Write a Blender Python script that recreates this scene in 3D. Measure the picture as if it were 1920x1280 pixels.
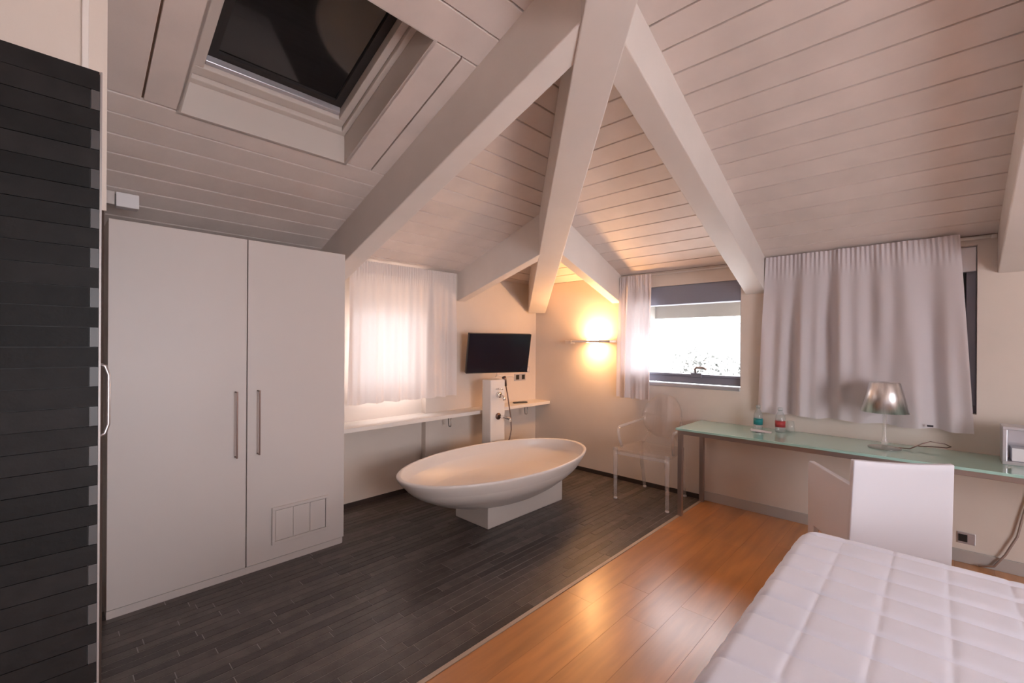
import bpy, math, random
from mathutils import Vector, Matrix
random.seed(7)
for o in list(bpy.data.objects): bpy.data.objects.remove(o)
S = bpy.context.scene
COL = S.collection
R = math.radians
# ------------------------------------------------------------------ camera
FPX, YAW, HOR, ROLL, H = 835.0, R(43.7), 645.0, R(.35), 1.45
cd = bpy.data.cameras.new('camera'); cam = bpy.data.objects.new('camera', cd); COL.objects.link(cam)
cd.sensor_width = 36; cd.lens = 36*FPX/1920; cd.shift_y = (HOR-640)/1920; cd.clip_start = .02
fw = Vector((math.cos(YAW), math.sin(YAW), 0)); rt = Vector((math.sin(YAW), -math.cos(YAW), 0)); up = Vector((0, 0, 1))
r2 = rt*math.cos(ROLL)+up*math.sin(ROLL); u2 = up*math.cos(ROLL)-rt*math.sin(ROLL)
m = Matrix((r2, u2, -fw)).transposed().to_4x4(); m.translation = (0, 0, H); cam.matrix_world = m
S.camera = cam
# ------------------------------------------------------------------ world, exposure
w = bpy.data.worlds.new('overcast_sky'); S.world = w; w.use_nodes = True
bg = w.node_tree.nodes['Background']; bg.inputs[0].default_value = (.95, .94, 1.0, 1); bg.inputs[1].default_value = 7.5
S.view_settings.view_transform = 'Standard'; S.view_settings.look = 'None'; S.view_settings.gamma = 1
S.view_settings.use_curve_mapping = False; S.view_settings.exposure = 0.7
def portal(loc, rot, sx, sy):          # tells Cycles where daylight enters
    l = bpy.data.lights.new('daylight_portal', 'AREA'); l.shape = 'RECTANGLE'; l.size = sx; l.size_y = sy
    l.cycles.is_portal = True
    o = bpy.data.objects.new('daylight_portal', l); COL.objects.link(o); o.location = loc; o.rotation_euler = rot
# room numbers (metres): TV wall along X, window wall along Y
XW, YC, YN, ZE = 4.28, 3.675, 3.745, 2.19       # window wall, corner wall, niche wall, eave height
TT, TW = .36, .405                             # roof slopes over TV wall and over window wall
XB, YB = -2.0, -3.0                            # walls behind the camera
YT = 1.59                                      # where slate meets oak
zT = lambda y: ZE+TT*(YC-y)
zW = lambda x: ZE+TW*(XW-x)
xh = lambda y: XW-(YC-y)*TT/TW                 # hip line
yh = lambda x: YC-(XW-x)*TW/TT
portal((4.5, 1.85, 1.5), (0, R(90), 0), .9, 1.1)
portal((2.15, 3.9, 1.5), (R(-90), 0, 0), .9, 1.0)
portal((.9, YB-.1, 1.325), (R(90), 0, 0), 2.0, 1.75)

# ------------------------------------------------------------------ materials
MATS = {}
def mat(name, col, rough=.6, metal=0, noise=0, nscale=8, stretch=(1, 1, 1), coat=0, bump=0, bscale=60, per_obj=0, spec=.5, sheen=0, coat_rough=.1):
    if name in MATS: return MATS[name]
    M = bpy.data.materials.new(name); M.use_nodes = True; nt = M.node_tree; b = nt.nodes['Principled BSDF']
    b.inputs['Base Color'].default_value = (*col, 1); b.inputs['Roughness'].default_value = rough; b.inputs['Metallic'].default_value = metal
    b.inputs['Coat Weight'].default_value = coat; b.inputs['Coat Roughness'].default_value = coat_rough
    b.inputs['Specular IOR Level'].default_value = spec; b.inputs['Sheen Weight'].default_value = sheen
    tc = nt.nodes.new('ShaderNodeTexCoord'); mp = nt.nodes.new('ShaderNodeMapping'); mp.inputs['Scale'].default_value = stretch
    nt.links.new(tc.outputs['Object'], mp.inputs['Vector'])
    last = None
    if noise:
        n = nt.nodes.new('ShaderNodeTexNoise'); n.inputs['Scale'].default_value = nscale; n.inputs['Detail'].default_value = 5
        nt.links.new(mp.outputs[0], n.inputs['Vector'])
        cr = nt.nodes.new('ShaderNodeValToRGB'); cr.color_ramp.elements[0].position = .3; cr.color_ramp.elements[1].position = .7
        lo = [max(0, c*(1-noise)) for c in col]; hi = [min(1, c*(1+noise)) for c in col]
        cr.color_ramp.elements[0].color = (*lo, 1); cr.color_ramp.elements[1].color = (*hi, 1)
        nt.links.new(n.outputs['Fac'], cr.inputs[0]); last = cr.outputs[0]
    if per_obj:
        oi = nt.nodes.new('ShaderNodeObjectInfo'); hs = nt.nodes.new('ShaderNodeHueSaturation')
        mr = nt.nodes.new('ShaderNodeMapRange'); mr.inputs['To Min'].default_value = 1-per_obj; mr.inputs['To Max'].default_value = 1+per_obj
        nt.links.new(oi.outputs['Random'], mr.inputs['Value']); nt.links.new(mr.outputs[0], hs.inputs['Value'])
        if last: nt.links.new(last, hs.inputs['Color'])
        else: hs.inputs['Color'].default_value = (*col, 1)
        last = hs.outputs[0]
    if last: nt.links.new(last, b.inputs['Base Color'])
    if bump:
        n2 = nt.nodes.new('ShaderNodeTexNoise'); n2.inputs['Scale'].default_value = bscale; n2.inputs['Detail'].default_value = 3
        nt.links.new(mp.outputs[0], n2.inputs['Vector'])
        bp = nt.nodes.new('ShaderNodeBump'); bp.inputs['Strength'].default_value = bump; bp.inputs['Distance'].default_value = .01
        nt.links.new(n2.outputs['Fac'], bp.inputs['Height']); nt.links.new(bp.outputs[0], b.inputs['Normal'])
    MATS[name] = M; return M
def emit(name, col, st):
    M = bpy.data.materials.new(name); M.use_nodes = True; b = M.node_tree.nodes['Principled BSDF']
    b.inputs['Base Color'].default_value = (*col, 1); b.inputs['Emission Color'].default_value = (*col, 1); b.inputs['Emission Strength'].default_value = st
    MATS[name] = M; return M
def fabric(name, col, trans, see=0, scale=400):
    M = bpy.data.materials.new(name); M.use_nodes = True; nt = M.node_tree; nt.nodes.clear()
    out = nt.nodes.new('ShaderNodeOutputMaterial'); d = nt.nodes.new('ShaderNodeBsdfDiffuse'); t = nt.nodes.new('ShaderNodeBsdfTranslucent')
    d.inputs[0].default_value = (*col, 1); t.inputs[0].default_value = (*col, 1)
    mx = nt.nodes.new('ShaderNodeMixShader'); mx.inputs[0].default_value = trans
    nt.links.new(d.outputs[0], mx.inputs[1]); nt.links.new(t.outputs[0], mx.inputs[2])
    tc = nt.nodes.new('ShaderNodeTexCoord'); n = nt.nodes.new('ShaderNodeTexNoise'); n.inputs['Scale'].default_value = scale
    nt.links.new(tc.outputs['Object'], n.inputs['Vector']); bp = nt.nodes.new('ShaderNodeBump'); bp.inputs['Strength'].default_value = .06
    nt.links.new(n.outputs['Fac'], bp.inputs['Height']); nt.links.new(bp.outputs[0], d.inputs['Normal'])
    last = mx.outputs[0]
    if see:
        tr = nt.nodes.new('ShaderNodeBsdfTransparent'); m2 = nt.nodes.new('ShaderNodeMixShader'); m2.inputs[0].default_value = see
        nt.links.new(last, m2.inputs[1]); nt.links.new(tr.outputs[0], m2.inputs[2]); last = m2.outputs[0]
    nt.links.new(last, out.inputs[0]); MATS[name] = M; return M
def clear(name, col, ior=1.45, base=.0, rough=.02, body=None, bodyfac=0):
    """thin clear sheet: transparent body, fresnel gloss"""
    M = bpy.data.materials.new(name); M.use_nodes = True; nt = M.node_tree; nt.nodes.clear()
    out = nt.nodes.new('ShaderNodeOutputMaterial'); tr = nt.nodes.new('ShaderNodeBsdfTransparent'); g = nt.nodes.new('ShaderNodeBsdfGlossy')
    tr.inputs[0].default_value = (*col, 1); g.inputs['Roughness'].default_value = rough
    lw = nt.nodes.new('ShaderNodeLayerWeight'); lw.inputs['Blend'].default_value = .5
    fr = nt.nodes.new('ShaderNodeMath'); fr.operation = 'POWER'; fr.inputs[1].default_value = 2.8; nt.links.new(lw.outputs['Facing'], fr.inputs[0])
    ad = nt.nodes.new('ShaderNodeMath'); ad.operation = 'MULTIPLY_ADD'; ad.inputs[1].default_value = .55; ad.inputs[2].default_value = base+.03; ad.use_clamp = True
    nt.links.new(fr.outputs[0], ad.inputs[0])
    mx = nt.nodes.new('ShaderNodeMixShader'); nt.links.new(ad.outputs[0], mx.inputs[0])
    first = tr.outputs[0]
    if body:
        d = nt.nodes.new('ShaderNodeBsdfDiffuse'); d.inputs[0].default_value = (*body, 1)
        m0 = nt.nodes.new('ShaderNodeMixShader'); m0.inputs[0].default_value = bodyfac
        nt.links.new(first, m0.inputs[1]); nt.links.new(d.outputs[0], m0.inputs[2]); first = m0.outputs[0]
    nt.links.new(first, mx.inputs[1]); nt.links.new(g.outputs[0], mx.inputs[2])
    nt.links.new(mx.outputs[0], out.inputs[0]); MATS[name] = M; return M

mat('plaster', (.76, .665, .59), .85, noise=.03, nscale=3, bump=.05, bscale=120)
mat('board_white', (.77, .67, .62), .55, noise=.05, nscale=5, stretch=(1, 1, 1), per_obj=.025, bump=.05, bscale=40)
mat('groove', (.23, .14, .10), .9)
mat('beam_white', (.78, .71, .665), .5, noise=.03, nscale=4, bump=.04, bscale=30)
mat('slate', (.090, .076, .071), .36, noise=.25, nscale=14, per_obj=.38, bump=.12, bscale=70)
mat('slate_grout', (.34, .32, .31), .45)
mat('tile_joint', (.085, .08, .08), .6)
mat('oak', (.66, .27, .072), .32, noise=.15, nscale=3.0, stretch=(.6, 5, 5), per_obj=.10, coat=1, coat_rough=.25, bump=.03, bscale=25)
mat('oak_gap', (.30, .115, .035), .6)
mat('strip', (.62, .50, .40), .4)
mat('lacquer', (.68, .61, .575), .42, noise=.015, nscale=2)
mat('lacquer_edge', (.66, .59, .555), .45)
mat('dark_gap', (.06, .035, .025), .8)
mat('steel', (.55, .52, .50), .3, 1)
mat('brown_steel', (.42, .345, .31), .35, .85)
mat('bronze', (.20, .13, .11), .35, .8)
mat('chrome', (.85, .84, .84), .12, 1)
mat('alu', (.62, .61, .65), .3, .6)
mat('grey_frame', (.28, .29, .36), .4, .2)
mat('black_frame', (.025, .022, .022), .4)
mat('dark_base', (.045, .032, .028), .5)
mat('pale_base', (.55, .52, .50), .45, .3)
mat('tub_stone', (.83, .765, .715), .33, noise=.015, nscale=3, coat=.15, coat_rough=.25)
mat('white_paint', (.84, .78, .73), .45)
mat('tv_black', (.012, .012, .016), .3)
mat('screen', (.010, .012, .022), .12, coat=.3, coat_rough=.15, spec=.35)
mat('black_plastic', (.02, .018, .017), .45)
mat('quilt', (.86, .87, .98), .85, noise=.02, nscale=5, sheen=.2, bump=.05, bscale=200)
mat('sheet', (.86, .80, .77), .85)
mat('chair_white', (.78, .765, .82), .5, bump=.03, bscale=150)
mat('desk_glass', (.42, .68, .60), .12, coat=.6, coat_rough=.04, noise=.03, nscale=2)
mat('desk_glass_edge', (.20, .55, .46), .15, coat=.4)
mat('shade_metal', (.78, .76, .75), .33, 1, noise=.45, nscale=22, stretch=(1, 1, .04))
mat('tile_dark', (.009, .008, .008), .55, noise=.3, nscale=20, per_obj=.6, bump=.1, bscale=50, spec=.2)
mat('tile_pale', (.05, .046, .046), .4, per_obj=.4)
mat('trim_steel', (.30, .27, .26), .45, .6)
mat('handle_steel', (.48, .45, .45), .35, .9)
mat('pane_dark', (.018, .017, .018), .07, noise=.1, coat=.5, coat_rough=.03)
mat('velux_wood', (.66, .585, .535), .5)
mat('plastic_white', (.80, .77, .78), .4)
mat('label_teal', (.015, .24, .25), .5); mat('label_red', (.42, .045, .05), .5)
mat('paper', (.82, .80, .82), .8); mat('ink', (.06, .05, .06), .7)
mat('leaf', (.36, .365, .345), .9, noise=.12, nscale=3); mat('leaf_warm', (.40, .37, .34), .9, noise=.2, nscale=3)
mat('bark', (.30, .25, .2), .9); mat('ground_pale', (.85, .84, .82), .9, noise=.1, nscale=.5)
mat('render_pale', (.3, .3, .3), .9); mat('roof_far', (.22, .2, .19), .9)
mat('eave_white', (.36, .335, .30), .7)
fabric('sheer', (.90, .81, .77), .095, .006)
fabric('curtain_cloth', (.80, .735, .755), .22)
fabric('curtain_light', (.86, .80, .81), .22, .01)
fabric('blind_cream', (.92, .84, .74), .45)
clear('ghost', (.97, .96, .955), 1.5, .025, .03, (.95, .9, .88), .06)
clear('ghost_edge', (.95, .94, .935), 1.5, .05, .04, (1, .95, .93), .2)  # white diffuse share paints in the bright highlights of edges and legs
clear('pane', (.96, .97, .97), 1.45)
clear('clear_plastic', (.90, .93, .93), 1.4, .05, .06, (.75, .78, .78), .22)
clear('clear_glass', (.98, .985, .98), 1.5, .03, .02, (.95, .97, .93), .08)
emit('led_warm', (1.0, .51, .20), 360); emit('led_warm_up', (1.0, .53, .22), 620)

# ------------------------------------------------------------------ mesh helpers
class MB:
    def __init__(s): s.v = []; s.f = []; s.smooth = False
    def add(s, vs, fs):
        n = len(s.v); s.v += [tuple(v) for v in vs]; s.f += [tuple(i+n for i in f) for f in fs]; return s
    def box(s, x0, x1, y0, y1, z0, z1):
        return s.hexa([(x0, y0, z0), (x1, y0, z0), (x1, y1, z0), (x0, y1, z0), (x0, y0, z1), (x1, y0, z1), (x1, y1, z1), (x0, y1, z1)])
    def hexa(s, p): return s.add(p, [(3, 2, 1, 0), (4, 5, 6, 7), (0, 1, 5, 4), (1, 2, 6, 5), (2, 3, 7, 6), (3, 0, 4, 7)])
    def prism(s, poly, off):          # polygon (3D points) extruded by a vector
        n = len(poly); off = Vector(off); a = [Vector(p) for p in poly]; b = [p+off for p in a]
        return s.add(a+b, [tuple(range(n-1, -1, -1)), tuple(range(n, 2*n))]+[(i, (i+1) % n, n+(i+1) % n, n+i) for i in range(n)])
    def tube(s, pts, r, n=10, cap=True):
        pts = [Vector(p) for p in pts]; rs = r if isinstance(r, (list, tuple)) else [r]*len(pts); rings = []; prev = None
        for i, p in enumerate(pts):
            t = (pts[min(i+1, len(pts)-1)]-pts[max(i-1, 0)]).normalized()
            a = prev if prev is not None else (Vector((0, 0, 1)) if abs(t.z) < .9 else Vector((1, 0, 0)))
            x = (a-t*a.dot(t)).normalized(); y = t.cross(x); prev = x
            rings.append([p+(x*math.cos(2*math.pi*k/n)+y*math.sin(2*math.pi*k/n))*rs[i] for k in range(n)])
        vs = [q for g in rings for q in g]; fs = []
        for i in range(len(pts)-1):
            for k in range(n): fs.append((i*n+k, i*n+(k+1) % n, (i+1)*n+(k+1) % n, (i+1)*n+k))
        if cap: fs += [tuple(range(n-1, -1, -1)), tuple(range((len(pts)-1)*n, len(pts)*n))]
        s.smooth = True
        return s.add(vs, fs)
    def lathe(s, prof, c=(0, 0, 0), n=32, sx=1, sy=1):
        vs = []; fs = []
        for r, z in prof:
            for k in range(n):
                a = 2*math.pi*k/n; vs.append((c[0]+r*sx*math.cos(a), c[1]+r*sy*math.sin(a), c[2]+z))
        for i in range(len(prof)-1):
            for k in range(n): fs.append((i*n+k, i*n+(k+1) % n, (i+1)*n+(k+1) % n, (i+1)*n+k))
        if prof[0][0] > 1e-4: fs.append(tuple(range(n-1, -1, -1)))
        if prof[-1][0] > 1e-4: fs.append(tuple(range((len(prof)-1)*n, len(prof)*n)))
        s.smooth = True
        return s.add(vs, fs)
    def grid(s, fn, nu, nv):
        vs = [fn(i/nu, j/nv) for j in range(nv+1) for i in range(nu+1)]
        fs = [(j*(nu+1)+i, j*(nu+1)+i+1, (j+1)*(nu+1)+i+1, (j+1)*(nu+1)+i) for j in range(nv) for i in range(nu)]
        s.smooth = True
        return s.add(vs, fs)
    def build(s, name, m, parent=None, bevel=0, solid=0, sub=0, seg=2, flat=False):
        me = bpy.data.meshes.new(name); me.from_pydata(s.v, [], s.f); me.update()
        me.materials.append(MATS[m] if isinstance(m, str) else m)
        if s.smooth and not flat:
            me.polygons.foreach_set('use_smooth', [True]*len(me.polygons))
        o = bpy.data.objects.new(name, me); COL.objects.link(o)
        if parent: o.parent = parent
        if solid: md = o.modifiers.new('thickness', 'SOLIDIFY'); md.thickness = solid; md.offset = 0
        if bevel:
            md = o.modifiers.new('bevel', 'BEVEL'); md.width = bevel; md.segments = seg; md.limit_method = 'ANGLE'; md.angle_limit = R(40)
        if sub: md = o.modifiers.new('sub', 'SUBSURF'); md.levels = sub; md.render_levels = sub
        return o
def tag(o, label, cat=None, group=None, kind=None):
    o['label'] = label
    if cat: o['category'] = cat
    if group: o['group'] = group
    if kind: o['kind'] = kind
    return o
def empty(name, label, cat, loc=(0, 0, 0), rz=0, group=None, kind=None):
    o = bpy.data.objects.new(name, None); COL.objects.link(o); o.location = loc; o.rotation_euler = (0, 0, rz); o.empty_display_size = .1
    return tag(o, label, cat, group, kind)
def wparent(o, p):          # parent while keeping world-space coordinates
    mw = Matrix.Translation(p.location) @ p.rotation_euler.to_matrix().to_4x4()
    o.parent = p; o.matrix_parent_inverse = mw.inverted(); return o
def cells(mb, us, vs, holes, fn):
    for i in range(len(us)-1):
        for j in range(len(vs)-1):
            cu, cv = (us[i]+us[i+1])/2, (vs[j]+vs[j+1])/2
            if any(h[0] < cu < h[1] and h[2] < cv < h[3] for h in holes): continue
            fn(mb, us[i], us[i+1], vs[j], vs[j+1])

# ================================================================== SHELL
# window wall (right in the picture)
W1 = (1.27, 2.42, 1.04, 2.04); W2 = (-.19, 1.0, 1.0, 2.13)
mb = MB(); cells(mb, sorted({YB, W2[0], W2[1], W1[0], W1[1], YC+.3}), sorted({0, W2[2], W1[2], W1[3], W2[3], ZE}), [W1, W2],
                 lambda mb, a, b, c, d: mb.box(XW, XW+.28, a, b, c, d))
tag(mb.build('wall_right', 'plaster'), 'cream plaster wall with two windows behind the glass desk', 'wall', kind='structure')
# TV wall: proud part by the corner and niche with the window
W3 = (1.86, 2.59, 1.0, 2.08)
mb = MB(); mb.box(2.61, XW, YC, YC+.28, 0, ZE)
cells(mb, sorted({XB, W3[0], W3[1], 2.61}), sorted({0, W3[2], W3[3], ZE-.03}), [W3], lambda mb, a, b, c, d: mb.box(a, b, YN, YC+.28, c, d))
tag(mb.build('wall_back', 'plaster'), 'cream plaster wall carrying the television, with a window niche', 'wall', kind='structure')
# walls behind the camera, one with a wide window opening
mb = MB().box(XB-.2, XB, YB, YC+.28, 0, 4.2)
tag(mb.build('wall_front', 'plaster'), 'plain cream plaster wall behind the viewer', 'wall', kind='structure')
WF = (-.1, 1.9, .45, 2.2)
mb = MB(); cells(mb, sorted({XB-.2, WF[0], WF[1], XW+.28}), sorted({0, WF[2], WF[3], 4.2}), [WF], lambda mb, a, b, c, d: mb.box(a, b, YB-.2, YB, c, d))
tag(mb.build('wall_far_side', 'plaster'), 'cream plaster wall with window opening on the bed side', 'wall', kind='structure')
# partition left of the wardrobe: white head, lower box coloured dark as the gap's shade
mb = MB(); mb.prism([(XB, 2.0, 1.885), (.137, 2.0, 1.885), (.137, 2.0, zT(2.0)), (XB, 2.0, zT(2.0))], (0, .1, 0))
pw = tag(mb.build('wall_left', 'plaster'), 'narrow white partition head above the dark door', 'wall', kind='structure')
MB().box(XB, .132, 2.005, 2.095, 0, 1.885).build('gap_shade_panel', 'dark_gap', pw)
MB().box(.075, .092, 1.985, 1.9995, 1.9, 2.75).build('corner_bead', 'white_paint', pw, bevel=.003)

# floor: slab, slate strips, oak planks
fl = MB().box(XB, XW+.28, YB, YC+.28, -.2, -.0012).build('floor', 'slate_grout'); tag(fl, 'floor of dark slate strips meeting orange oak boards', 'floor', kind='structure')
RW = .0545; rows = int((YN-YT)/RW)+1; n_slate = 0
cache = {}
for i in range(rows):
    y0 = YT+.012+i*RW; y1 = min(y0+RW, YN)
    xend = XW if y0 < YC else 2.61
    x = .02-random.random()*.5 if y0 > 2.1 else -.3-random.random()*.5
    if y0 > 3.2: x = 1.3
    while x < xend-.01:
        L = random.choice((.32, .42, .55, .68, .8)); x1 = min(x+L, xend)
        if x1-x > .05:
            mb = MB(); g = .0021; h = random.uniform(-.0004, .0008)
            mb.box(x+g, x1-g, y0+g, y1-g, -.02, h); mb.build('slate_strip', 'slate', fl); n_slate += 1
        x = x1
    if y1 >= YN: break
PW = .185; yy = YT-.012; k = 0
while yy > YB:
    y0 = max(yy-PW, YB); x = XB-random.random()*1.2
    while x < XW:
        L = random.uniform(1.1, 2.0); x1 = min(x+L, XW); xa = max(x, XB)
        if x1-xa > .05 and x1 > -.9:
            MB().box(xa+.0006, x1-.0006, y0+.0006, yy-.0006, -.02, random.uniform(-.0004, .0003)).build('oak_board', 'oak', fl)
        x = x1
    yy = y0
MB().box(XB, XW, YB, YT-.012, -.0125, -.0008).build('oak_underlay', 'oak_gap', fl)
tag(MB().box(-.6, XW-.01, YT-.012, YT+.012, -.004, .0035).build('trim_1', 'strip', bevel=.001), 'thin pale strip between slate floor and oak floor', 'trim', kind='structure')
# baseboards
tag(MB().box(XW-.012, XW, YT+.02, YC, 0, .042).build('baseboard_right', 'dark_base'), 'low dark skirting under the clear chair', 'baseboard', kind='structure')
mb = MB(); mb.box(2.61, XW-.012, YC-.012, YC, 0, .042); mb.box(1.5, 2.61, YN-.012, YN, 0, .042)
tag(mb.build('baseboard_back', 'dark_base'), 'low dark skirting along the television wall', 'baseboard', kind='structure')
tag(MB().box(XW-.014, XW, YB, YT+.02, 0, .085).build('baseboard_desk', 'pale_base', bevel=.003), 'pale grey skirting under the glass desk', 'baseboard', kind='structure')

# ---- roof: backing (dark grooves) and boards
SX0 = .445; SX1 = 1.265; SY0 = 1.735; SY1 = 2.648            # skylight opening in plan
BT = .018                                                    # board thickness
def tp(x, y, d=0): return (x, y, zT(y)+d)
def wp(x, y, d=0): return (x, y, zW(x)+d)
SR = 4.0; xr = XW-SR; yr = YC-SR*TW/TT
mb = MB()
def slabT(mb, poly, d0, d1):
    mb.prism([tp(x, y, d0) for x, y in poly], (0, 0, d1-d0))
o_ = .02
slabT(mb, [(XB, YN+.16), (SX0-o_, YN+.16), (SX0-o_, yr), (XB, yr)], BT, .26)
slabT(mb, [(SX0-o_, YN+.16), (SX1+o_, YN+.16), (SX1+o_, SY1+o_), (SX0-o_, SY1+o_)], BT, .26)
slabT(mb, [(SX0-o_, SY0-o_), (SX1+o_, SY0-o_), (SX1+o_, max(yr, yh(SX1+o_))), (xr, yr), (SX0-o_, yr)] if xr > SX0-o_ else
      [(SX0-o_, SY0-o_), (SX1+o_, SY0-o_), (SX1+o_, yh(SX1+o_)), (SX0-o_, yh(SX0-o_))], BT, .26)
slabT(mb, [(SX1+o_, YN+.16), (XW+.14, YN+.16), (XW, YC), (SX1+o_, yh(SX1+o_))], BT, .26)
ceilT = tag(mb.build('ceiling', 'groove'), 'sloping white boarded ceiling over wardrobe and bathtub, holding the skylight', 'ceiling', kind='structure')
mb = MB(); mb.prism([wp(XW+.16, YC+.15, BT), wp(XW+.16, YB, BT), wp(xr, YB, BT), wp(xr, yr, BT)], (0, 0, .24))
ceilW = tag(mb.build('ceiling_window_side', 'groove'), 'sloping white boarded ceiling over the desk and windows', 'ceiling', kind='structure')
mb = MB(); mb.box(XB, xr, YB, yr, zW(xr), zW(xr)+.2)
tag(mb.build('ceiling_flat', 'board_white'), 'flat white ceiling behind the viewer', 'ceiling', kind='structure')
def boardT(x0, x1, y0, y1, xh0=None, xh1=None, parent=ceilT):
    """board on the TV side; xh0/xh1: right end at y0 / y1"""
    g = .0044; a, b = (x1, x1) if xh0 is None else (xh0, xh1)
    p = [tp(x0+g, y0+g), tp(a-g, y0+g), tp(b-g, y1-g), tp(x0+g, y1-g)]
    MB().prism(p, (0, 0, BT)).build('ceiling_board', 'board_white', parent, bevel=.0015, seg=1)
XLR = 1.61
PB = .1435
y = 1.74
ys = [1.74+PB*i for i in range(0, 15)]; ys = [v for v in ys if v < YN-.05]+[YN]
low = [1.74-PB*i for i in range(9, 0, -1)]
allY = low+ys
for a, b in zip(allY, allY[1:]):        # between L rafter and hip
    if xh(a) < XLR+.02: continue
    boardT(XLR, 0, a, b, xh(min(a, YC)), xh(min(b, YC)))
# left of the rafter: narrow boards below the skylight
yl = 2.772; nb = 7
for i in range(nb):
    a = yl+(YN-yl)*i/nb; b = yl+(YN-yl)*(i+1)/nb; boardT(-.35, XLR, a, b); boardT(XB, -.35, a, b)
boardT(-.35, XLR, SY1, yl)
boardT(.30, SX0, SY0, SY1); boardT(-.35, .30, SY0, SY1)
boardT(SX1, 1.44, SY0, SY1); boardT(1.44, XLR, SY0, SY1)
b = SY0
while b > yr+.05:
    a = max(b-.163, yr); boardT(XB, max(min(XLR, xh(a)), xr), a, b, max(min(XLR, xh(a)), xr), max(min(XLR, xh(b)), xr)); b = a
boardT(XB, -.35, SY0, SY1)
PBW = .1445; x1 = XW
while x1 > xr+.05:
    x0 = max(x1-PBW, xr); g = .0044
    p = [wp(x0+g, YB), wp(x1-g, YB), wp(x1-g, yh(x1)-g), wp(x0+g, yh(x0)-g)]
    MB().prism(p, (0, 0, BT)).build('ceiling_board', 'board_white', ceilW, bevel=.0015, seg=1); x1 = x0

# ---- rafters
def rafterY(x0, x1, ya, yb, zw, label, tb=.347):          # runs up from the TV wall
    dz = .012
    mb = MB(); mb.prism([(x0, ya, zw+tb*(YC-ya)), (x0, yb, zw+tb*(YC-yb)), (x0, yb, zT(yb)+dz), (x0, ya, zT(ya)+dz)], (x1-x0, 0, 0))
    return tag(mb.build('roof_beam', 'beam_white', bevel=.006), label, 'beam', 'white roof beams')
def rafterX(y0, y1, xa, xb, zw, label, tb=TW):
    dz = .012
    mb = MB(); mb.prism([(xa, y0, zw+tb*(XW-xa)), (xb, y0, zw+tb*(XW-xb)), (xb, y0, zW(xb)+dz), (xa, y0, zW(xa)+dz)], (0, y1-y0, 0))
    return tag(mb.build('roof_beam', 'beam_white', bevel=.006), label, 'beam', 'white roof beams')
rafterY(1.54, 1.69, YN, 1.06, 1.9, 'long white roof beam rising from beside the wardrobe, right of the skylight')
rafterY(3.0, 3.11, YC, 2.50, 1.9, 'short white roof beam above the television', .30)
rafterX(1.07, 1.23, XW, 1.80, 1.9, 'long white roof beam rising between the two right-hand windows')
rafterX(2.465, 2.575, XW, 3.18, 1.9, 'short white roof beam above the lit wall lamp', .35)
rafterX(-.48, -.28, XW, 1.0, 1.93, 'white roof beam at right edge past the wide curtain')
d = Vector((-1, -1, 0)).normalized(); n = Vector((-d.y, d.x, 0)); hw = .105
mb = MB(); pts = []
for s_, side in ((.11, -1), (3.3, -1), (3.3, 1), (.11, 1)):
    q = Vector((XW-s_, YC-s_, 0))+n*hw*side; pts.append((q, s_))
bot = [(q.x, q.y, 1.79+.375*s_) for q, s_ in pts]; top = [(q.x, q.y, 2.165+.378*s_) for q, s_ in pts]
mb.hexa([bot[0], bot[1], bot[2], bot[3], top[0], top[1], top[2], top[3]])
tag(mb.build('roof_beam', 'beam_white', bevel=.006), 'thick white hip beam climbing from the room corner through the middle', 'beam', 'white roof beams')

# ---- windows
def frame_yz(mb, x0, x1, y0, y1, z0, z1, t): 
    mb.box(x0, x1, y0, y1, z0, z0+t); mb.box(x0, x1, y0, y1, z1-t, z1); mb.box(x0, x1, y0, y0+t, z0+t, z1-t); mb.box(x0, x1, y1-t, y1, z0+t, z1-t); return mb
w1 = empty('window_1', 'open-curtained window with grey frame and roller box, trees outside', 'window', (XW+.1, 1.85, 1.04), kind='structure')
def wp_(o, p=None): return wparent(o, p or w1)
wp_(frame_yz(MB(), XW+.06, XW+.13, W1[0], W1[1], W1[2]+.04, 1.9, .022).build('frame', 'grey_frame', bevel=.004))
mb = MB(); mb.box(XW+.045, XW+.125, W1[0]+.01, W1[1]-.01, 1.085, 1.15); wp_(mb.build('bottom_rail', 'grey_frame', bevel=.006))
MBs = MB().box(XW+.03, XW+.07, W1[0]+.01, W1[1]-.01, 1.15, 1.172); wp_(MBs.build('glazing_bead', 'grey_frame', bevel=.004))
wp_(MB().box(XW+.088, XW+.094, W1[0]+.02, W1[1]-.02, 1.15, 1.9).build('pane', 'pane'))
sill = wp_(MB().box(XW-.012, XW+.13, W1[0], W1[1], W1[2], W1[2]+.032).build('sill', 'alu', bevel=.006))
bb = wp_(MB().box(XW+.012, XW+.13, W1[0], W1[1], 1.852, W1[3]).build('roller_box', 'grey_frame', bevel=.006))
hd = wp_(MB().box(XW+.015, XW+.045, 1.62, 1.72, 1.142, 1.185).build('handle_plate', 'grey_frame', bevel=.004))
wp_(MB().tube([(XW+.03, 1.68, 1.18), (XW+.02, 1.68, 1.225), (XW+.005, 1.66, 1.238), (XW-.0, 1.60, 1.238), (XW-.0, 1.565, 1.222)], .011).build('handle', 'brown_steel'))
w2 = empty('window_2', 'closed dark window with black shutter behind the wide curtain', 'window', (XW+.1, .4, 1.0), kind='structure')
wparent(frame_yz(MB(), XW+.08, XW+.15, W2[0], W2[1], W2[2], W2[3], .05).build('frame', 'grey_frame', bevel=.004), w2)
wparent(MB().box(XW+.12, XW+.13, W2[0]+.05, W2[1]-.05, W2[2]+.05, 1.98).build('shutter_panel', 'black_frame'), w2)
wparent(MB().box(XW+.05, XW+.16, W2[0], W2[1], 1.96, W2[3]).build('roller_box', 'alu', bevel=.005), w2)
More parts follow.
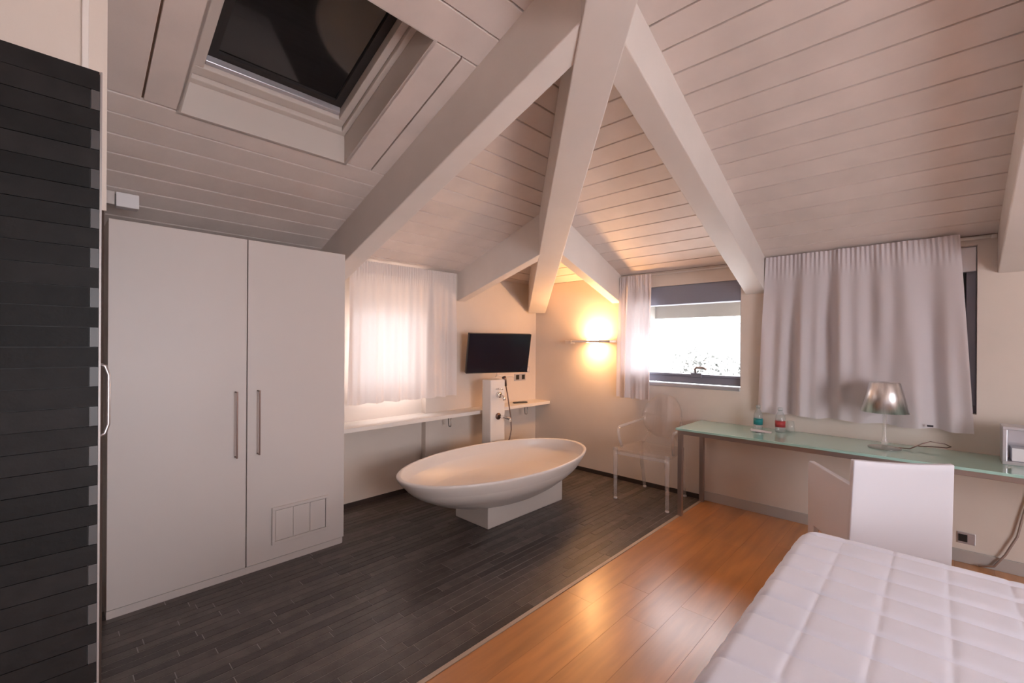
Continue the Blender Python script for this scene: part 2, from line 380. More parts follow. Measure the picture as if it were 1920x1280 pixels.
w3 = empty('window_3', 'bright window in the niche behind the sheer curtain', 'window', (2.17, YN+.1, 1.08), kind='structure')
mb = MB(); a0, a1, c0, c1 = W3
for q in ((a0, a1, c0, c0+.06), (a0, a1, c1-.06, c1), (a0, a0+.05, c0+.06, c1-.06), (a1-.05, a1, c0+.06, c1-.06)): mb.box(q[0], q[1], YN+.06, YN+.12, q[2], q[3])
wparent(mb.build('frame', 'white_paint', bevel=.004), w3)
wparent(MB().box(a0+.05, a1-.05, YN+.088, YN+.094, c0+.06, c1-.06).build('pane', 'pane'), w3)
wparent(MB().box(a0+.02, a1-.02, YN+.03, YN+.036, 1.74, c1).build('roller_blind', 'blind_cream'), w3)
wparent(MB().box(a0, a1, YN-.0, YN+.13, c0-.0, c0+.02).build('sill', 'white_paint', bevel=.004), w3)
# skylight
w4 = empty('window_4', 'dark roof skylight with shutter closed, above the wardrobe', 'window', (.85, 2.2, zT(2.2)), kind='structure')
DP = .17
def T3(x, y, dd): return (x, y, zT(y)+dd)
mb = MB(); th = .018           # shaft lining
mb.hexa([T3(SX0-th, SY1+th, .0), T3(SX1+th, SY1+th, .0), T3(SX1+th, SY1, .0), T3(SX0-th, SY1, .0), T3(SX0-th, SY1+th, .3), T3(SX1+th, SY1+th, .3), T3(SX1+th, SY1, .3), T3(SX0-th, SY1, .3)])
mb.hexa([T3(SX0-th, SY0, .0), T3(SX1+th, SY0, .0), T3(SX1+th, SY0-th, .0), T3(SX0-th, SY0-th, .0), T3(SX0-th, SY0, .3), T3(SX1+th, SY0, .3), T3(SX1+th, SY0-th, .3), T3(SX0-th, SY0-th, .3)])
for xa, xb in ((SX0-th, SX0), (SX1, SX1+th)):
    mb.hexa([T3(xa, SY0, 0), T3(xb, SY0, 0), T3(xb, SY1, 0), T3(xa, SY1, 0), T3(xa, SY0, .3), T3(xb, SY0, .3), T3(xb, SY1, .3), T3(xa, SY1, .3)])
wparent(mb.build('lining', 'velux_wood'), w4)
def ringT(x0, x1, y0, y1, t, tb, d0, d1):
    mb = MB()
    def bx(xa, xb, ya, yb): mb.hexa([T3(xa, ya, d0), T3(xb, ya, d0), T3(xb, yb, d0), T3(xa, yb, d0), T3(xa, ya, d1), T3(xb, ya, d1), T3(xb, yb, d1), T3(xa, yb, d1)])
    bx(x0, x1, y1-tb, y1); bx(x0, x1, y0, y0+tb); bx(x0, x0+t, y0+tb, y1-tb); bx(x1-t, x1, y0+tb, y1-tb)
    return mb
wparent(ringT(SX0+.001, SX1-.001, SY0+.001, SY1-.001, .03, .03, DP-.01, .29).build('outer_frame', 'velux_wood', bevel=.004), w4)
wparent(ringT(SX0+.034, SX1-.034, SY0+.034, SY1-.034, .04, .05, DP+.01, .28).build('sash', 'velux_wood', bevel=.004), w4)
mb = MB(); y1_ = SY1-.087
mb.hexa([T3(SX0+.078, y1_-.022, DP+.03), T3(SX1-.078, y1_-.022, DP+.03), T3(SX1-.078, y1_, DP+.03), T3(SX0+.078, y1_, DP+.03), T3(SX0+.078, y1_-.022, DP+.07), T3(SX1-.078, y1_-.022, DP+.07), T3(SX1-.078, y1_, DP+.07), T3(SX0+.078, y1_, DP+.07)])
wparent(mb.build('blind_rail', 'alu', bevel=.003), w4)
wparent(ringT(SX0+.076, SX1-.076, SY0+.086, SY1-.11, .045, .03, DP+.06, .25).build('shutter_frame', 'black_frame'), w4)
mb = MB(); mb.hexa([T3(SX0+.1, SY0+.1, .245), T3(SX1-.1, SY0+.1, .245), T3(SX1-.1, SY1-.11, .245), T3(SX0+.1, SY1-.11, .245), T3(SX0+.1, SY0+.1, .255), T3(SX1-.1, SY0+.1, .255), T3(SX1-.1, SY1-.11, .255), T3(SX0+.1, SY1-.11, .255)])
wparent(mb.build('pane', 'pane_dark'), w4)
mb = MB(); mb.hexa([T3(SX0-.05, SY0-.05, .27), T3(SX1+.05, SY0-.05, .27), T3(SX1+.05, SY1+.05, .27), T3(SX0-.05, SY1+.05, .27), T3(SX0-.05, SY0-.05, .3), T3(SX1+.05, SY0-.05, .3), T3(SX1+.05, SY1+.05, .3), T3(SX0-.05, SY1+.05, .3)])
wparent(mb.build('outer_cover', 'black_frame'), w4)

# ---- dark clad sliding door at left edge
dr = empty('door_1', 'dark stone-clad sliding door at the left edge of the room', 'door', (-.3, 1.53, 0), kind='structure')
DX0, DX1, DTOP = -.75, .094, 2.117
wparent(MB().box(DX0, DX1-.004, 1.508, 1.545, .012, DTOP-.004).build('panel', 'tile_joint'), dr)
wparent(MB().box(DX1-.004, DX1, 1.500, 1.546, .012, DTOP).build('edge_trim', 'trim_steel'), dr)
CH = .0486; nr = int((DTOP-.012)/CH)
for i in range(nr+1):
    z1 = DTOP-i*CH; z0 = max(z1-CH, .012)
    if z1-z0 < .01: continue
    x = DX1-.0045; g = .0007
    if i % 2 == 1:
        wparent(MB().box(x-.0155, x, 1.5005, 1.508, z0+g, z1-g).build('edge_tile', 'tile_pale'), dr); x -= .0165
    cuts = [x]
    while cuts[-1] > DX0+.05: cuts.append(max(cuts[-1]-random.choice((.165, .24, .31, .4)), DX0))
    for b_, a_ in zip(cuts, cuts[1:]):
        wparent(MB().box(a_+g, b_-g, 1.5005+random.uniform(0, .0012), 1.508, z0+g, z1-g).build('tile', 'tile_dark'), dr)
wparent(MB().tube([(DX1-.006, 1.53, 1.395), (DX1+.010, 1.53, 1.388), (DX1+.0165, 1.53, 1.365), (DX1+.0165, 1.53, 1.24), (DX1+.010, 1.53, 1.217), (DX1-.006, 1.53, 1.209)], .0045).build('door_handle', 'handle_steel'), dr)

# ================================================================== WARDROBE
WX0, WX1, WY0, WY1, WZ = .222, 1.5, 3.115, 3.66, 2.092
wd = empty('wardrobe', 'tall white two-door wardrobe standing under the skylight', 'wardrobe', ((WX0+WX1)/2, (WY0+WY1)/2, 0))
mb = MB()
mb.box(WX0, WX0+.018, WY0+.021, WY1, .0, WZ); mb.box(WX1-.018, WX1, WY0+.021, WY1, 0, WZ); mb.box(WX0+.018, WX1-.018, WY0+.021, WY1, WZ-.018, WZ)
mb.box(WX0+.018, WX1-.018, WY1-.008, WY1, .05, WZ-.018); mb.box(WX0+.018, WX1-.018, WY0+.021, WY1-.008, .045, .063); mb.box(.86, .878, WY0+.024, WY1-.008, .063, WZ-.018)
wparent(mb.build('body', 'lacquer'), wd)
wparent(MB().box(WX0, WX1-.01, WY0+.006, WY0+.0205, 0, .043).build('plinth', 'lacquer_edge'), wd)
SPL = .868
for xa, xb, hx in ((WX0, SPL-.003, .805), (SPL+.003, WX1, .929)):
    dro = wparent(MB().box(xa, xb, WY0, WY0+.02, .047, WZ).build('door', 'lacquer', bevel=.0015), wd)
    h = MB(); r_ = .004
    h.box(hx-r_, hx+r_, WY0-.046, WY0-.038, .745, 1.15); h.box(hx-r_, hx+r_, WY0-.038, WY0, .745, .753); h.box(hx-r_, hx+r_, WY0-.038, WY0, 1.142, 1.15)
    ho = h.build('handle', 'bronze', bevel=.001); ho.parent = dro; ho.matrix_parent_inverse = dro.matrix_parent_inverse.inverted() @ Matrix.Identity(4) @ dro.matrix_parent_inverse
# vent grille on the right door
vx0, vx1, vz0, vz1 = 1.015, 1.385, .138, .380
vg = MB(); f_ = .02
vg.box(vx0, vx1, WY0-.012, WY0, vz0, vz0+f_); vg.box(vx0, vx1, WY0-.012, WY0, vz1-f_, vz1); vg.box(vx0, vx0+f_, WY0-.012, WY0, vz0+f_, vz1-f_); vg.box(vx1-f_, vx1, WY0-.012, WY0, vz0+f_, vz1-f_)
vgo = wparent(vg.build('vent_frame', 'lacquer_edge', bevel=.002), wd)
iw = (vx1-vx0-2*f_)/3
for i in range(3):
    xa = vx0+f_+i*iw; wparent(MB().box(xa+.003, xa+iw-.003, WY0-.007, WY0, vz0+f_+.003, vz1-f_-.003).build('vent_slat', 'lacquer', bevel=.002), wd)
# small white detector box on the slope above the wardrobe
dv = empty('detector_box', 'small white sensor box on the slope above the wardrobe', 'sensor', (.30, 3.36, 2.25))
wparent(MB().box(.265, .365, 3.30, 3.37, 2.205, 2.285).build('housing', 'plastic_white', bevel=.004), dv)
wparent(MB().box(.225, .262, 3.32, 3.37, 2.215, 2.29).build('bracket', 'lacquer_edge', bevel=.003), dv)

# ================================================================== BATHTUB
TX, TY, TA, TB_, TZ = 2.707, 2.69, .986, .53, .47
tb = empty('bathtub', 'freestanding oval cream bathtub on a plinth', 'bathtub', (TX, TY, 0))
HULL = [(.36, 0), (.47, .04), (.56, .11), (.66, .22), (.745, .34), (.82, .47), (.885, .61), (.935, .75), (.973, .88), (.994, .97)]
prof = [(r_, .165+(TZ-.165)*q) for r_, q in HULL]
prof += [(1.0, TZ+.006), (.992, TZ+.012), (.972, TZ+.012), (.962, TZ+.006)]
for i in range(14):
    t = 1-i/13; prof.append((.962*(.40+.60*math.sin(t*math.pi/2)**.72), .20+(TZ-.20)*(t**1.25)))
prof.append((.0001, .195))
prof = [(.0001, .165)]+prof
wparent(MB().lathe(prof, (TX, TY, 0), 72, TA, TB_).build('basin', 'tub_stone'), tb)
wparent(MB().lathe([(.0001, 0), (.03, 0), (.032, .004), (.0001, .006)], (TX, TY, .196), 20).build('drain', 'chrome'), tb)
wparent(MB().box(2.39, 3.34, 2.53, 2.93, 0, .205).build('plinth', 'tub_stone', bevel=.006), tb)

# tap column with two levers, spout and hand shower
cx0, cx1, cy0, cy1, ctop = 3.106, 3.312, 3.262, 3.39, 1.085
tc_ = empty('tap_column', 'white freestanding tap column with chrome levers behind the bathtub', 'tap', ((cx0+cx1)/2, (cy0+cy1)/2, 0))
wparent(MB().box(cx0, cx1, cy0, cy1, 0, ctop).build('column', 'white_paint', bevel=.008), tc_)
def cyl_y(mb, x, z, y0, y1, r): return mb.tube([(x, y0, z), (x, y1, z)], r, 16)
for z in (.93,):
    k = wparent(cyl_y(MB(), 3.21, z, cy0-.03, cy0, .030).build('knob', 'chrome'), tc_)
    wparent(MB().tube([(3.21, cy0-.03, z), (3.215, cy0-.075, z-.02), (3.222, cy0-.085, z-.05)], [.013, .014, .016]).build('lever', 'chrome'), tc_)
wparent(MB().tube([(3.185, cy0, .99), (3.19, cy0-.03, .995), (3.235, cy0-.045, .985)], .006).build('diverter', 'chrome'), tc_)
wparent(cyl_y(MB(), 3.21, .71, cy0-.012, cy0, .034).build('spout_plate', 'bronze'), tc_)
wparent(MB().tube([(3.21, cy0-.01, .71), (3.23, cy0-.08, .705), (3.25, cy0-.13, .69), (3.255, cy0-.135, .665)], [.018, .017, .018, .019]).build('spout', 'chrome'), tc_)
wparent(MB().tube([(3.31, cy0+.04, 1.03), (3.335, cy0+.02, 1.035)], .012).build('shower_holder', 'chrome'), tc_)
wparent(MB().tube([(3.305, cy0+.01, 1.105), (3.325, cy0+.015, 1.07), (3.345, cy0+.02, 1.01)], [.022, .018, .011], 12).build('hand_shower', 'bronze'), tc_)
hp = [(3.345, cy0+.02, 1.01), (3.36, cy0+.01, .92), (3.375, cy0, .80), (3.395, cy0-.01, .66), (3.39, cy0-.02, .55), (3.365, cy0-.02, .46), (3.33, cy0-.01, .40)]
wparent(MB().tube(hp, .0065, 8).build('hose', 'bronze'), tc_)

# ================================================================== TV, shelf, sockets
tv = empty('television', 'flat black television on a wall arm in the corner', 'television', (3.333, 3.374, 1.353), math.atan2(-.24, .672))
tl = R(13)
def tilt(o): o.rotation_euler = (tl, 0, 0); return o
tilt(MB().box(-.362, .362, -.012, .028, -.213, .213).build('casing', 'tv_black', tv, bevel=.004))
tilt(MB().box(-.355, .355, -.0135, -.0122, -.203, .207).build('screen', 'screen', tv))
tilt(MB().box(-.2, .2, .028, .055, -.15, .1).build('rear_housing', 'tv_black', tv, bevel=.01))
tilt(MB().box(-.362, .362, -.0145, -.0123, -.213, -.2035).build('lower_bezel', 'black_plastic', tv))
wparent(MB().box(3.36, 3.44, 3.42, YC, 1.33, 1.37).build('wall_arm', 'black_plastic', bevel=.004), tv)
wparent(MB().box(3.34, 3.46, YC-.012, YC, 1.26, 1.46).build('wall_plate', 'black_plastic'), tv)
wparent(MB().tube([(3.42, 3.48, 1.16), (3.44, 3.52, 1.11), (3.50, 3.6, 1.08), (3.60, YC-.02, 1.09), (3.86, YC-.01, 1.06)], .003, 6).build('cable', 'paper'), tv)
mb = MB(); mb.box(1.505, 2.61, 3.44, YN, .722, .757); mb.box(2.61, XW, 3.44, YC, .722, .757)
sh = empty('wall_shelf', 'long white wall shelf under curtain and television', 'shelf', (2.9, 3.55, .722))
wparent(mb.build('board', 'white_paint', bevel=.002), sh)
for bx in (2.79, 3.93):
    h = MB(); z0, z1 = .625, .722
    h.tube([(bx, 3.50, z1), (bx, 3.50, z0+.008), (bx, 3.508, z0), (bx, 3.532, z0), (bx, 3.54, z0+.008), (bx, 3.54, z1)], .005, 8)
    wparent(h.build('bracket', 'steel'), sh)
rm = empty('remote_control', 'black remote control lying on the shelf', 'remote', (3.86, 3.55, .757), R(-20))
MB().box(-.09, .09, -.022, .022, 0, .016).build('casing', 'black_plastic', rm, bevel=.006)
MB().box(-.07, .06, -.014, .014, .0161, .0175).build('keypad', 'tv_black', rm)
def socket(name, label, c, axis, w_, h_, mods):
    """plate on a wall; axis 'y' -> wall at YC facing -Y, 'x' -> wall XW facing -X"""
    e = empty(name, label, 'socket', c)
    def B(u0, u1, z0, z1, d0, d1): return MB().box(u0, u1, -d1, -d0, z0, z1) if axis == 'y' else MB().box(-d1, -d0, u0, u1, z0, z1)
    B(-w_/2, w_/2, -h_/2, h_/2, 0, .008).build('plate', 'alu', e, bevel=.002)
    for a, b_, mt in mods: B(a, b_, -h_*.32, h_*.32, .0082, .0105).build('module', mt, e)
    return e
socket('wall_socket', 'grey socket plate with two black outlets beside the television', (3.985, YC, 1.05), 'y', .20, .085, [(-.075, -.02, 'black_plastic'), (-.015, .02, 'alu'), (.03, .08, 'black_plastic')])
socket('wall_socket', 'small pale switch plate right of the television', (4.12, YC, 1.14), 'y', .07, .075, [(-.02, .02, 'plastic_white')])
socket('wall_socket', 'grey socket with black outlet low under the desk', (XW, -.145, .165), 'x', .085, .075, [(-.005, .038, 'black_plastic'), (-.03, -.01, 'alu')])

# ================================================================== CURTAINS
def rnd(seed): 
    rr = random.Random(seed); return [(rr.uniform(0, 6.28), rr.uniform(.8, 1.2)) for _ in range(8)]
def curtain(name, label, top0, top1, bot0, bot1, zt, zb, nrm, folds, pleats, amp, m, seed, sag=0, nu=240, nv=44, hem=True):
    P = rnd(seed); t0, t1, b0, b1 = (Vector(q) for q in (top0, top1, bot0, bot1)); nrm = Vector(nrm)
    e = empty(name, label, 'curtain', ((t0.x+t1.x)/2, (t0.y+t1.y)/2, zb), group='pleated curtains')
    def fn(u, v):
        p = t0.lerp(t1, u).lerp(b0.lerp(b1, u), v)
        z = zt+(zb-zt)*v-sag*math.sin(math.pi*u*3)*.25*(1-v)
        fo = 0
        for k in range(4):
            fo += math.sin(2*math.pi*folds*P[k][1]*(.55+.3*k)*u+P[k][0]+.5*math.sin(3*v+P[k][0]))/(1+.5*k)
        fo *= amp*(.25+.75*min(1, v*2.2))*.55
        pl = math.sin(2*math.pi*pleats*u+.8*math.sin(9*u+seed))*.006*max(0, 1-v/.14)**.6 if v < .14 else 0
        p = p+nrm*(fo+pl); 
        return (p.x, p.y, z+.006*math.sin(2*math.pi*folds*u*.7+1)*v)
    mb = MB().grid(fn, nu, nv); o = wparent(mb.build('cloth', m), e)
    # heading tape: the doubled band at the top
    def hd_(u, v): 
        q = Vector(fn(u, v*.085)); q += nrm*.004; return tuple(q)
    wparent(MB().grid(hd_, nu, 4).build('heading_tape', m), e)
    return e
curtain('curtain', 'sheer glowing curtain left of the television', (1.80, 3.66, 0), (2.945, 3.635, 0), (1.77, 3.64, 0), (2.935, 3.62, 0), 2.178, .915, (0, -1, 0), 9, 46, .028, 'sheer', 3)
curtain('curtain', 'narrow white curtain drawn aside left of the open window', (XW-.05, 2.456, 0), (XW-.06, 2.085, 0), (XW-.05, 2.485, 0), (XW-.06, 2.09, 0), 2.168, .893, (-1, 0, 0), 5, 14, .03, 'curtain_light', 11, nu=120)
c2 = curtain('curtain', 'wide opaque lilac-white curtain above the glass desk', (XW-.05, 1.058, 0), (XW-.085, -.105, 0), (XW-.06, 1.112, 0), (XW-.08, -.175, 0), 2.196, .882, (-1, 0, 0), 7, 40, .042, 'curtain_cloth', 21, nu=300)
wparent(MB().box(XW-.128, XW-.125, .018, .05, .905, .918).build('care_tag', 'ink'), c2)
def rail(label, a, b, r_=.011):
    e = empty('curtain_rail', label, 'curtain rail', a)
    a, b = Vector(a), Vector(b)
    wparent(MB().tube([a, b], r_, 12).build('rod', 'white_paint'), e)
    for q in (a, b): wparent(MB().lathe([(.0001, -.014), (.015, -.010), (.015, .010), (.0001, .014)], q, 14).build('end_cap', 'white_paint'), e)
rail('white curtain rod over the wide curtain', (XW-.018, 1.06, 2.172), (XW-.018, -.262, 2.172))
rail('white curtain rod over the open window', (XW-.012, 2.45, 2.165), (XW-.012, 1.25, 2.165), .008)
rail('white curtain rod over the sheer curtain', (1.79, 3.700, 2.155), (2.60, 3.700, 2.155), .008)

# ================================================================== WALL LAMP
sc = empty('wall_lamp', 'slim lit wall lamp throwing warm light up and down', 'lamp', (XW, 2.82, 1.48))
wparent(MB().box(XW-.14, XW-.0, 2.52, 3.02, 1.474, 1.498).build('bar', 'white_paint', bevel=.003), sc)
wparent(MB().box(XW-.085, XW-.0, 3.07, 3.15, 1.462, 1.50).build('end_block', 'white_paint', bevel=.004), sc)
wparent(MB().box(XW-.05, XW-.02, 3.02, 3.07, 1.48, 1.494).build('link', 'white_paint'), sc)
wparent(MB().box(XW-.125, XW-.095, 2.69, 2.82, 1.4985, 1.501).build('led_top', 'led_warm_up'), sc)
wparent(MB().box(XW-.125, XW-.095, 2.69, 2.82, 1.471, 1.4735).build('led_bottom', 'led_warm'), sc)

# ================================================================== GHOST CHAIR (faces the tub side)
gc = empty('ghost_chair', 'clear transparent armchair with oval back under the open window', 'chair', (3.95, 1.94, 0))
yc = 1.94
seat = [(3.705, 1.67), (3.705, 2.215), (3.76, 2.225), (4.17, 2.16), (4.17, 1.725), (3.76, 1.66)]
wparent(MB().prism([(x, y, .455) for x, y in seat], (0, 0, .028)).build('seat', 'ghost', bevel=.010), gc)
wparent(MB().box(3.703, 3.722, 1.70, 2.185, .425, .455).build('seat_apron', 'ghost_edge', bevel=.004), gc)
for y in (1.69, 2.197):
    wparent(MB().tube([(3.728, y, 0.0), (3.728, y, .015), (3.726, y, .2), (3.724, y, .40), (3.722, y, .485)], [.015, .016, .018, .021, .023], 12).build('leg', 'ghost_edge'), gc)
for y in (1.745, 2.16):
    wparent(MB().tube([(4.24, y, 0), (4.225, y, .06), (4.17, y, .28), (4.155, y, .47)], [.015, .016, .019, .02], 12).build('leg', 'ghost_edge'), gc)
for x, y in ((3.728, 1.69), (3.728, 2.197), (4.238, 1.745), (4.238, 2.16)):
    wparent(MB().lathe([(.0001, 0), (.0165, 0), (.0175, .006), (.0165, .014), (.0001, .0145)], (x, y, .0005), 14).build('foot_cap', 'plastic_white'), gc)
def oval(u, v):
    a = 2*math.pi*u; rr = v; Y_ = yc-.005+.198*rr*math.cos(a); Z_ = .757+.208*rr*math.sin(a)
    return (4.15+.18*(Z_-.55)-.06*(rr*math.cos(a))**2, Y_, Z_)
wparent(MB().grid(oval, 40, 6).build('backrest', 'ghost', solid=.014), gc)
for s_ in (-1, 1):
    wparent(MB().tube([(4.155, yc+s_*.205, .47), (4.16, yc+s_*.17, .53), (4.165, yc+s_*.13, .60)], .016, 10).build('back_post', 'ghost'), gc)
    wparent(MB().tube([(3.84, yc+s_*.255, .475), (3.80, yc+s_*.265, .57), (3.79, yc+s_*.268, .64), (3.81, yc+s_*.268, .665), (3.92, yc+s_*.262, .672), (4.05, yc+s_*.235, .69), (4.15, yc+s_*.192, .715)], [.015, .014, .014, .015, .015, .014, .013], 10).build('armrest', 'ghost_edge'), gc)

# ================================================================== DESK
dk = empty('desk', 'long green glass desk on brown steel legs along the window wall', 'desk', (4.0, .4, 0))
DYE = -1.1
wparent(MB().box(3.71, 4.272, DYE, 1.612, .728, .746).build('glass_top', 'desk_glass', bevel=.003), dk)
wparent(MB().box(3.722, 3.758, DYE+.04, 1.598, .695, .728).build('front_rail', 'brown_steel', bevel=.002), dk)
wparent(MB().box(4.20, 4.236, DYE+.04, 1.598, .695, .728).build('back_rail', 'brown_steel', bevel=.002), dk)
for x in (3.722, 4.20):
    for y in (1.562, DYE+.04): wparent(MB().box(x, x+.036, y, y+.036, 0, .695 if y > 0 else .695).build('leg', 'brown_steel', bevel=.002), dk)
for y in (1.562, DYE+.04): wparent(MB().box(3.758, 4.20, y, y+.036, .697, .728).build('side_rail', 'brown_steel', bevel=.002), dk)
ZD = .746
# lamp
lp = empty('table_lamp', 'table lamp with brushed metal shade and clear stem on the desk', 'lamp', (4.005, .262, ZD))
MB().lathe([(.0001, 0), (.088, 0), (.092, .004), (.088, .010), (.05, .014), (.018, .02), (.0001, .02)], n=40).build('base', 'ghost_edge', lp)
MB().lathe([(.0001, .018), (.014, .018), (.020, .045), (.012, .075), (.010, .12), (.011, .26), (.0001, .26)], n=20).build('stem', 'ghost_edge', lp)
MB().lathe([(.131, .252), (.1315, .252), (.084, .452), (.079, .456), (.0001, .457)], n=56).build('lamp_shade', 'shade_metal', lp, solid=.002)
MB().lathe([(.0001, .24), (.018, .24), (.02, .265), (.016, .31), (.0001, .315)], n=16).build('bulb_holder', 'chrome', lp)
MB().tube([(.07, -.05, .004), (.06, -.13, .010), (.08, -.19, .05), (.10, -.23, .066), (.13, -.30, .058), (.15, -.33, .04), (.15, -.31, .03), (.14, -.24, .028), (.14, -.17, .02)], .0035, 6).build('cord', 'bronze', lp)
def bottle(label, loc, mt, h, rr):
    e = empty('water_bottle', label, 'bottle', loc, group='water bottles on the desk')
    MB().lathe([(.0001, 0), (rr*.95, 0), (rr, .006), (rr, h*.55), (rr*.9, h*.66), (rr*.45, h*.84), (rr*.42, h*.9), (.0001, h*.9)], n=24).build('body', 'clear_plastic', e)
    MB().lathe([(rr*1.01, h*.22), (rr*1.02, h*.22), (rr*1.02, h*.47), (rr*1.01, h*.47)], n=24).build('label_band', mt, e)
    MB().lathe([(.0001, h*.89), (rr*.5, h*.89), (rr*.5, h), (.0001, h)], n=20).build('cap', 'clear_plastic', e)
bottle('clear water bottle with teal label on the desk', (4.13, 1.085, ZD), 'label_teal', .205, .034)
bottle('clear water bottle with red label on the desk', (4.14, .925, ZD), 'label_red', .20, .036)
e = empty('drinking_glass', 'upturned clear tumbler right of the red bottle', 'glass', (4.2, .865, ZD))
MB().lathe([(.03, 0), (.032, 0), (.026, .09), (.0001, .092)], n=24).build('body', 'clear_glass', e, solid=.002)
e = empty('booklet', 'small folded leaflet lying before the bottles', 'leaflet', (4.04, 1.04, ZD), R(12))
MB().prism([(-.04, -.075, .001), (.04, -.075, .001), (.045, 0, .006), (.04, .075, .012), (-.04, .075, .009), (-.045, 0, .003)], (0, 0, .003)).build('cover', 'paper', e)
MB().prism([(-.046, -.03, .0), (-.03, -.03, .0), (-.03, .04, .0), (-.046, .04, .0)], (0, 0, .004)).build('dark_print', 'ink', e)
# amenity box
bx_ = empty('display_box', 'silver framed box holding folded papers at the right end of the desk', 'box', (4.06, -.41, ZD))
def bb_(x0, x1, y0, y1, z0, z1, n_, mt, bv=.003): return MB().box(x0, x1, y0, y1, z0, z1).build(n_, mt, bx_, bevel=bv)
bb_(-.08, .08, -.16, .125, 0, .02, 'bottom', 'alu'); bb_(-.08, .08, -.16, .125, .21, .228, 'top', 'alu')
bb_(-.08, .08, .105, .125, .02, .21, 'side', 'alu'); bb_(-.08, .08, -.16, -.14, .02, .21, 'side', 'alu'); bb_(.07, .08, -.14, .105, .02, .21, 'back', 'alu')
bb_(-.05, .06, -.12, .085, .021, .10, 'paper_stack', 'paper')
tag(MB().tube([(XW-.02, -.42, .70), (XW-.02, -.43, .55), (XW-.02, -.40, .42), (XW-.025, -.37, .25), (XW-.03, -.32, .12), (XW-.035, -.27, .03), (XW-.04, -.2, .012)], .0065, 8).build('power_cable', 'brown_steel'), 'brown-grey power cable hanging down the wall at right edge', 'cable')

# ================================================================== DESK CHAIR
PH = math.atan2(.535, .843)
ch = empty('desk_chair', 'white armchair seen from behind, pushed up to the glass desk', 'chair', (3.36, .27, 0), PH)
# local: +x forward; back panel centre at x=-.24
bw = .232
bl = Vector((3.135-3.36, .1345-.27, 0)); ca, sa = math.cos(-PH), math.sin(-PH)
bxl = bl.x*ca-bl.y*sa; byl = bl.x*sa+bl.y*ca
def backp(u, v):     # v up
    y = byl+(u-.5)*2*(bw+.010*(1-v)); z = .30+.54*v-.012*math.sin(math.pi*u)*v
    return (bxl+.05*(1-v)*.6+.018*math.sin(math.pi*u), y, z)
MB().grid(backp, 20, 14).build('backrest', 'chair_white', ch, solid=.03, bevel=.006)
MB().box(bxl+.03, bxl+.50, byl-bw+.045, byl+bw-.045, .37, .46).build('seat', 'chair_white', ch, bevel=.02, seg=3)
for s_ in (1, -1):
    y = byl+s_*(bw-.022)
    prof_ = [(bxl+.024, .692), (bxl+.52, .70), (bxl+.535, .685), (bxl+.54, 0.0), (bxl+.475, 0.0), (bxl+.455, .30), (bxl+.09, .30), (bxl+.07, 0), (bxl+.03, 0)]
    MB().prism([(x, y-.016, z) for x, z in prof_], (0, .032, 0)).build('arm_panel', 'chair_white', ch, bevel=.005)
MB().tube([(bxl+.012, byl-bw+.03, .475), (bxl+.0195, byl-bw+.03, .475)], .006).build('bolt', 'black_plastic', ch)

# ================================================================== BED
BX0, BX1, BY0, BY1, BZ = .45, 2.62, -1.4, .49, .548
bd = empty('bed', 'large bed under a white quilted cover in the foreground', 'bed', ((BX0+BX1)/2, (BY0+BY1)/2, 0))
wparent(MB().box(BX0+.05, BX1-.06, BY0+.05, BY1-.06, 0, .26).build('base', 'sheet', bevel=.01), bd)
wparent(MB().box(BX0+.01, BX1-.035, BY0+.01, BY1+.004, .26, .515).build('mattress', 'sheet', bevel=.05, seg=4), bd)
CX, CYq = .146, .171
def quilt(u, v):
    # arc-length coordinates; the cover rolls over all four edges
    LX, LY = BX1-BX0, BY1-BY0; D = .22; rr = .055
    def roll(t, L):       # t in [-D, L+D] -> (pos, drop)
        q = L/2-abs(t-L/2)                 # distance inside from nearest edge
        sg = 1 if t > L/2 else -1
        if q > rr: return t, 0.0
        a = (rr-q)/rr
        arc = a*rr; ang = min(arc/rr, math.pi/2)
        off = rr*math.sin(ang); dz = rr*(1-math.cos(ang))+max(0, arc-rr*math.pi/2)
        base = L-rr if sg > 0 else rr
        return base+sg*off, dz
    s = -D+u*(LX+2*D); t = -D+v*(LY+2*D)
    px, dx = roll(s, LX); py, dy = roll(t, LY)
    wob = .004*math.sin(s*5+t*3)+.003*math.sin(t*9+s*2)
    cu = abs(math.sin(math.pi*((LX-s)/CX+.45+wob*3))); cv = abs(math.sin(math.pi*((LY-t)/CYq-.07+wob*2)))
    fade = max(.3, 1-max(dx, dy)/.05)
    bulge = .017*fade*(1-math.exp(-4.2*cu))*(.8+.2*(1-math.exp(-7*cv)))
    z = BZ-.011+bulge-max(dx, dy)-.35*min(dx, dy)+.006*math.sin(s*2.3+1)*math.sin(t*2.1)
    ox = (px-LX/2); oy = (py-LY/2); k_ = 0
    # round the plan corners
    cxr, cyr = LX/2-.10, LY/2-.10
    if abs(ox) > cxr and abs(oy) > cyr:
        ax, ay = abs(ox)-cxr, abs(oy)-cyr; hyp = math.hypot(ax, ay); mxx = max(ax, ay)
        if hyp > 1e-6: f = mxx/hyp; ox = math.copysign(cxr+ax*f, ox); oy = math.copysign(cyr+ay*f, oy)
    nx = math.copysign(bulge if dx > .04 else 0, ox); ny = math.copysign(bulge if dy > .04 else 0, oy)
    return (BX0+LX/2+ox+nx, BY0+LY/2+oy+ny, max(z, .22))
wparent(MB().grid(quilt, 640, 380).build('quilt', 'quilt'), bd)

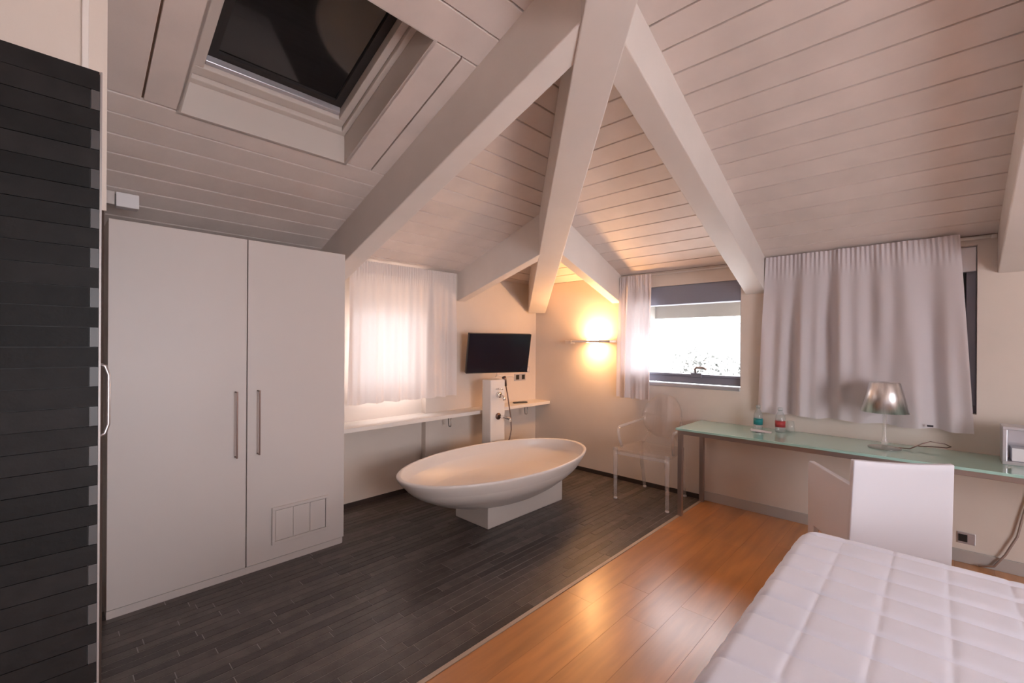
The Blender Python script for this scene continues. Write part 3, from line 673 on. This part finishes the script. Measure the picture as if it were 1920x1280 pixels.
# ================================================================== OUTSIDE
tag(MB().box(-60, 90, -60, 90, -7.2, -7).build('ground', 'ground_pale'), 'pale ground far below the windows', 'ground', kind='structure')
mb = MB(); mb.prism([(XW+.27, -3.4, 2.07), (XW+.47, -3.4, 1.99), (XW+.47, -3.4, 1.745), (XW+.50, -3.4, 1.745), (XW+.50, -3.4, 2.04), (XW+.27, -3.4, 2.13)], (0, 8.0, 0))
ev = tag(mb.build('trim_2', 'eave_white'), 'white roof overhang outside the open window', 'eave', kind='structure')
MB().prism([(XW+.28, 2.30, 1.60), (XW+.46, 2.30, 1.60), (XW+.46, 2.30, 1.98), (XW+.28, 2.30, 2.05)], (0, .1, 0)).build('rafter_tail', 'eave_white', ev)
def tree(label, x, y, top, rx, mt, seed):
    rr = random.Random(seed); e = empty('tree', label, 'tree', (x, y, -7), group='hazy trees outside')
    MB().tube([(0, 0, 0), (.1, 0, 3), (0, .1, top+7-rx)], [.3, .22, .12], 8).build('trunk', 'bark', e)
    mb = MB(); blobs = []
    for _ in range(16):
        a = rr.uniform(0, 6.28); q = rr.random()**.5*rx*.75; blobs.append((Vector((q*math.cos(a), q*math.sin(a), top+7-rx*.55+rr.uniform(-rx, rx*.3)-.3*q)), rr.uniform(.25, .45)*rx))
    for _ in range(4200):          # leaf sprays
        c, r0 = rr.choice(blobs); d_ = Vector((rr.gauss(0, 1), rr.gauss(0, 1), rr.gauss(0, 1))).normalized()
        p = c+d_*r0*rr.uniform(.6, 1.05); a1 = Vector((rr.gauss(0, 1), rr.gauss(0, 1), rr.gauss(0, 1))).normalized(); a2 = a1.cross(d_).normalized(); k_ = rr.uniform(.07, .16)
        mb.add([p-a1*k_, p+a2*k_*.6, p+a1*k_, p-a2*k_*.6], [(0, 1, 2, 3)])
    mb.build('crown', mt, e, flat=True)
tree('pale hazy tree at left of the window view', 14.6, 8.6, .0, 1.7, 'leaf', 1)
tree('pale hazy tree in the middle of the window view', 21.5, 9.6, .6, 2.0, 'leaf', 2)
tree('tallest hazy tree at right of the window view', 17.5, 6.4, 1.6, 2.0, 'leaf', 3)
tree('warm brownish tree low at right of the window view', 12.8, 4.2, .5, 1.5, 'leaf_warm', 4)
hb = empty('neighbour_house', 'pale neighbouring house roof beyond the trees', 'building', (36, 11.5, -7))
MB().box(-3, 3, -4, 4, 0, 8.6).build('walls', 'render_pale', hb)
MB().prism([(-3.4, -4.4, 8.6), (3.4, -4.4, 8.6), (0, -4.4, 10.2)], (0, 8.8, 0)).build('roof', 'roof_far', hb)
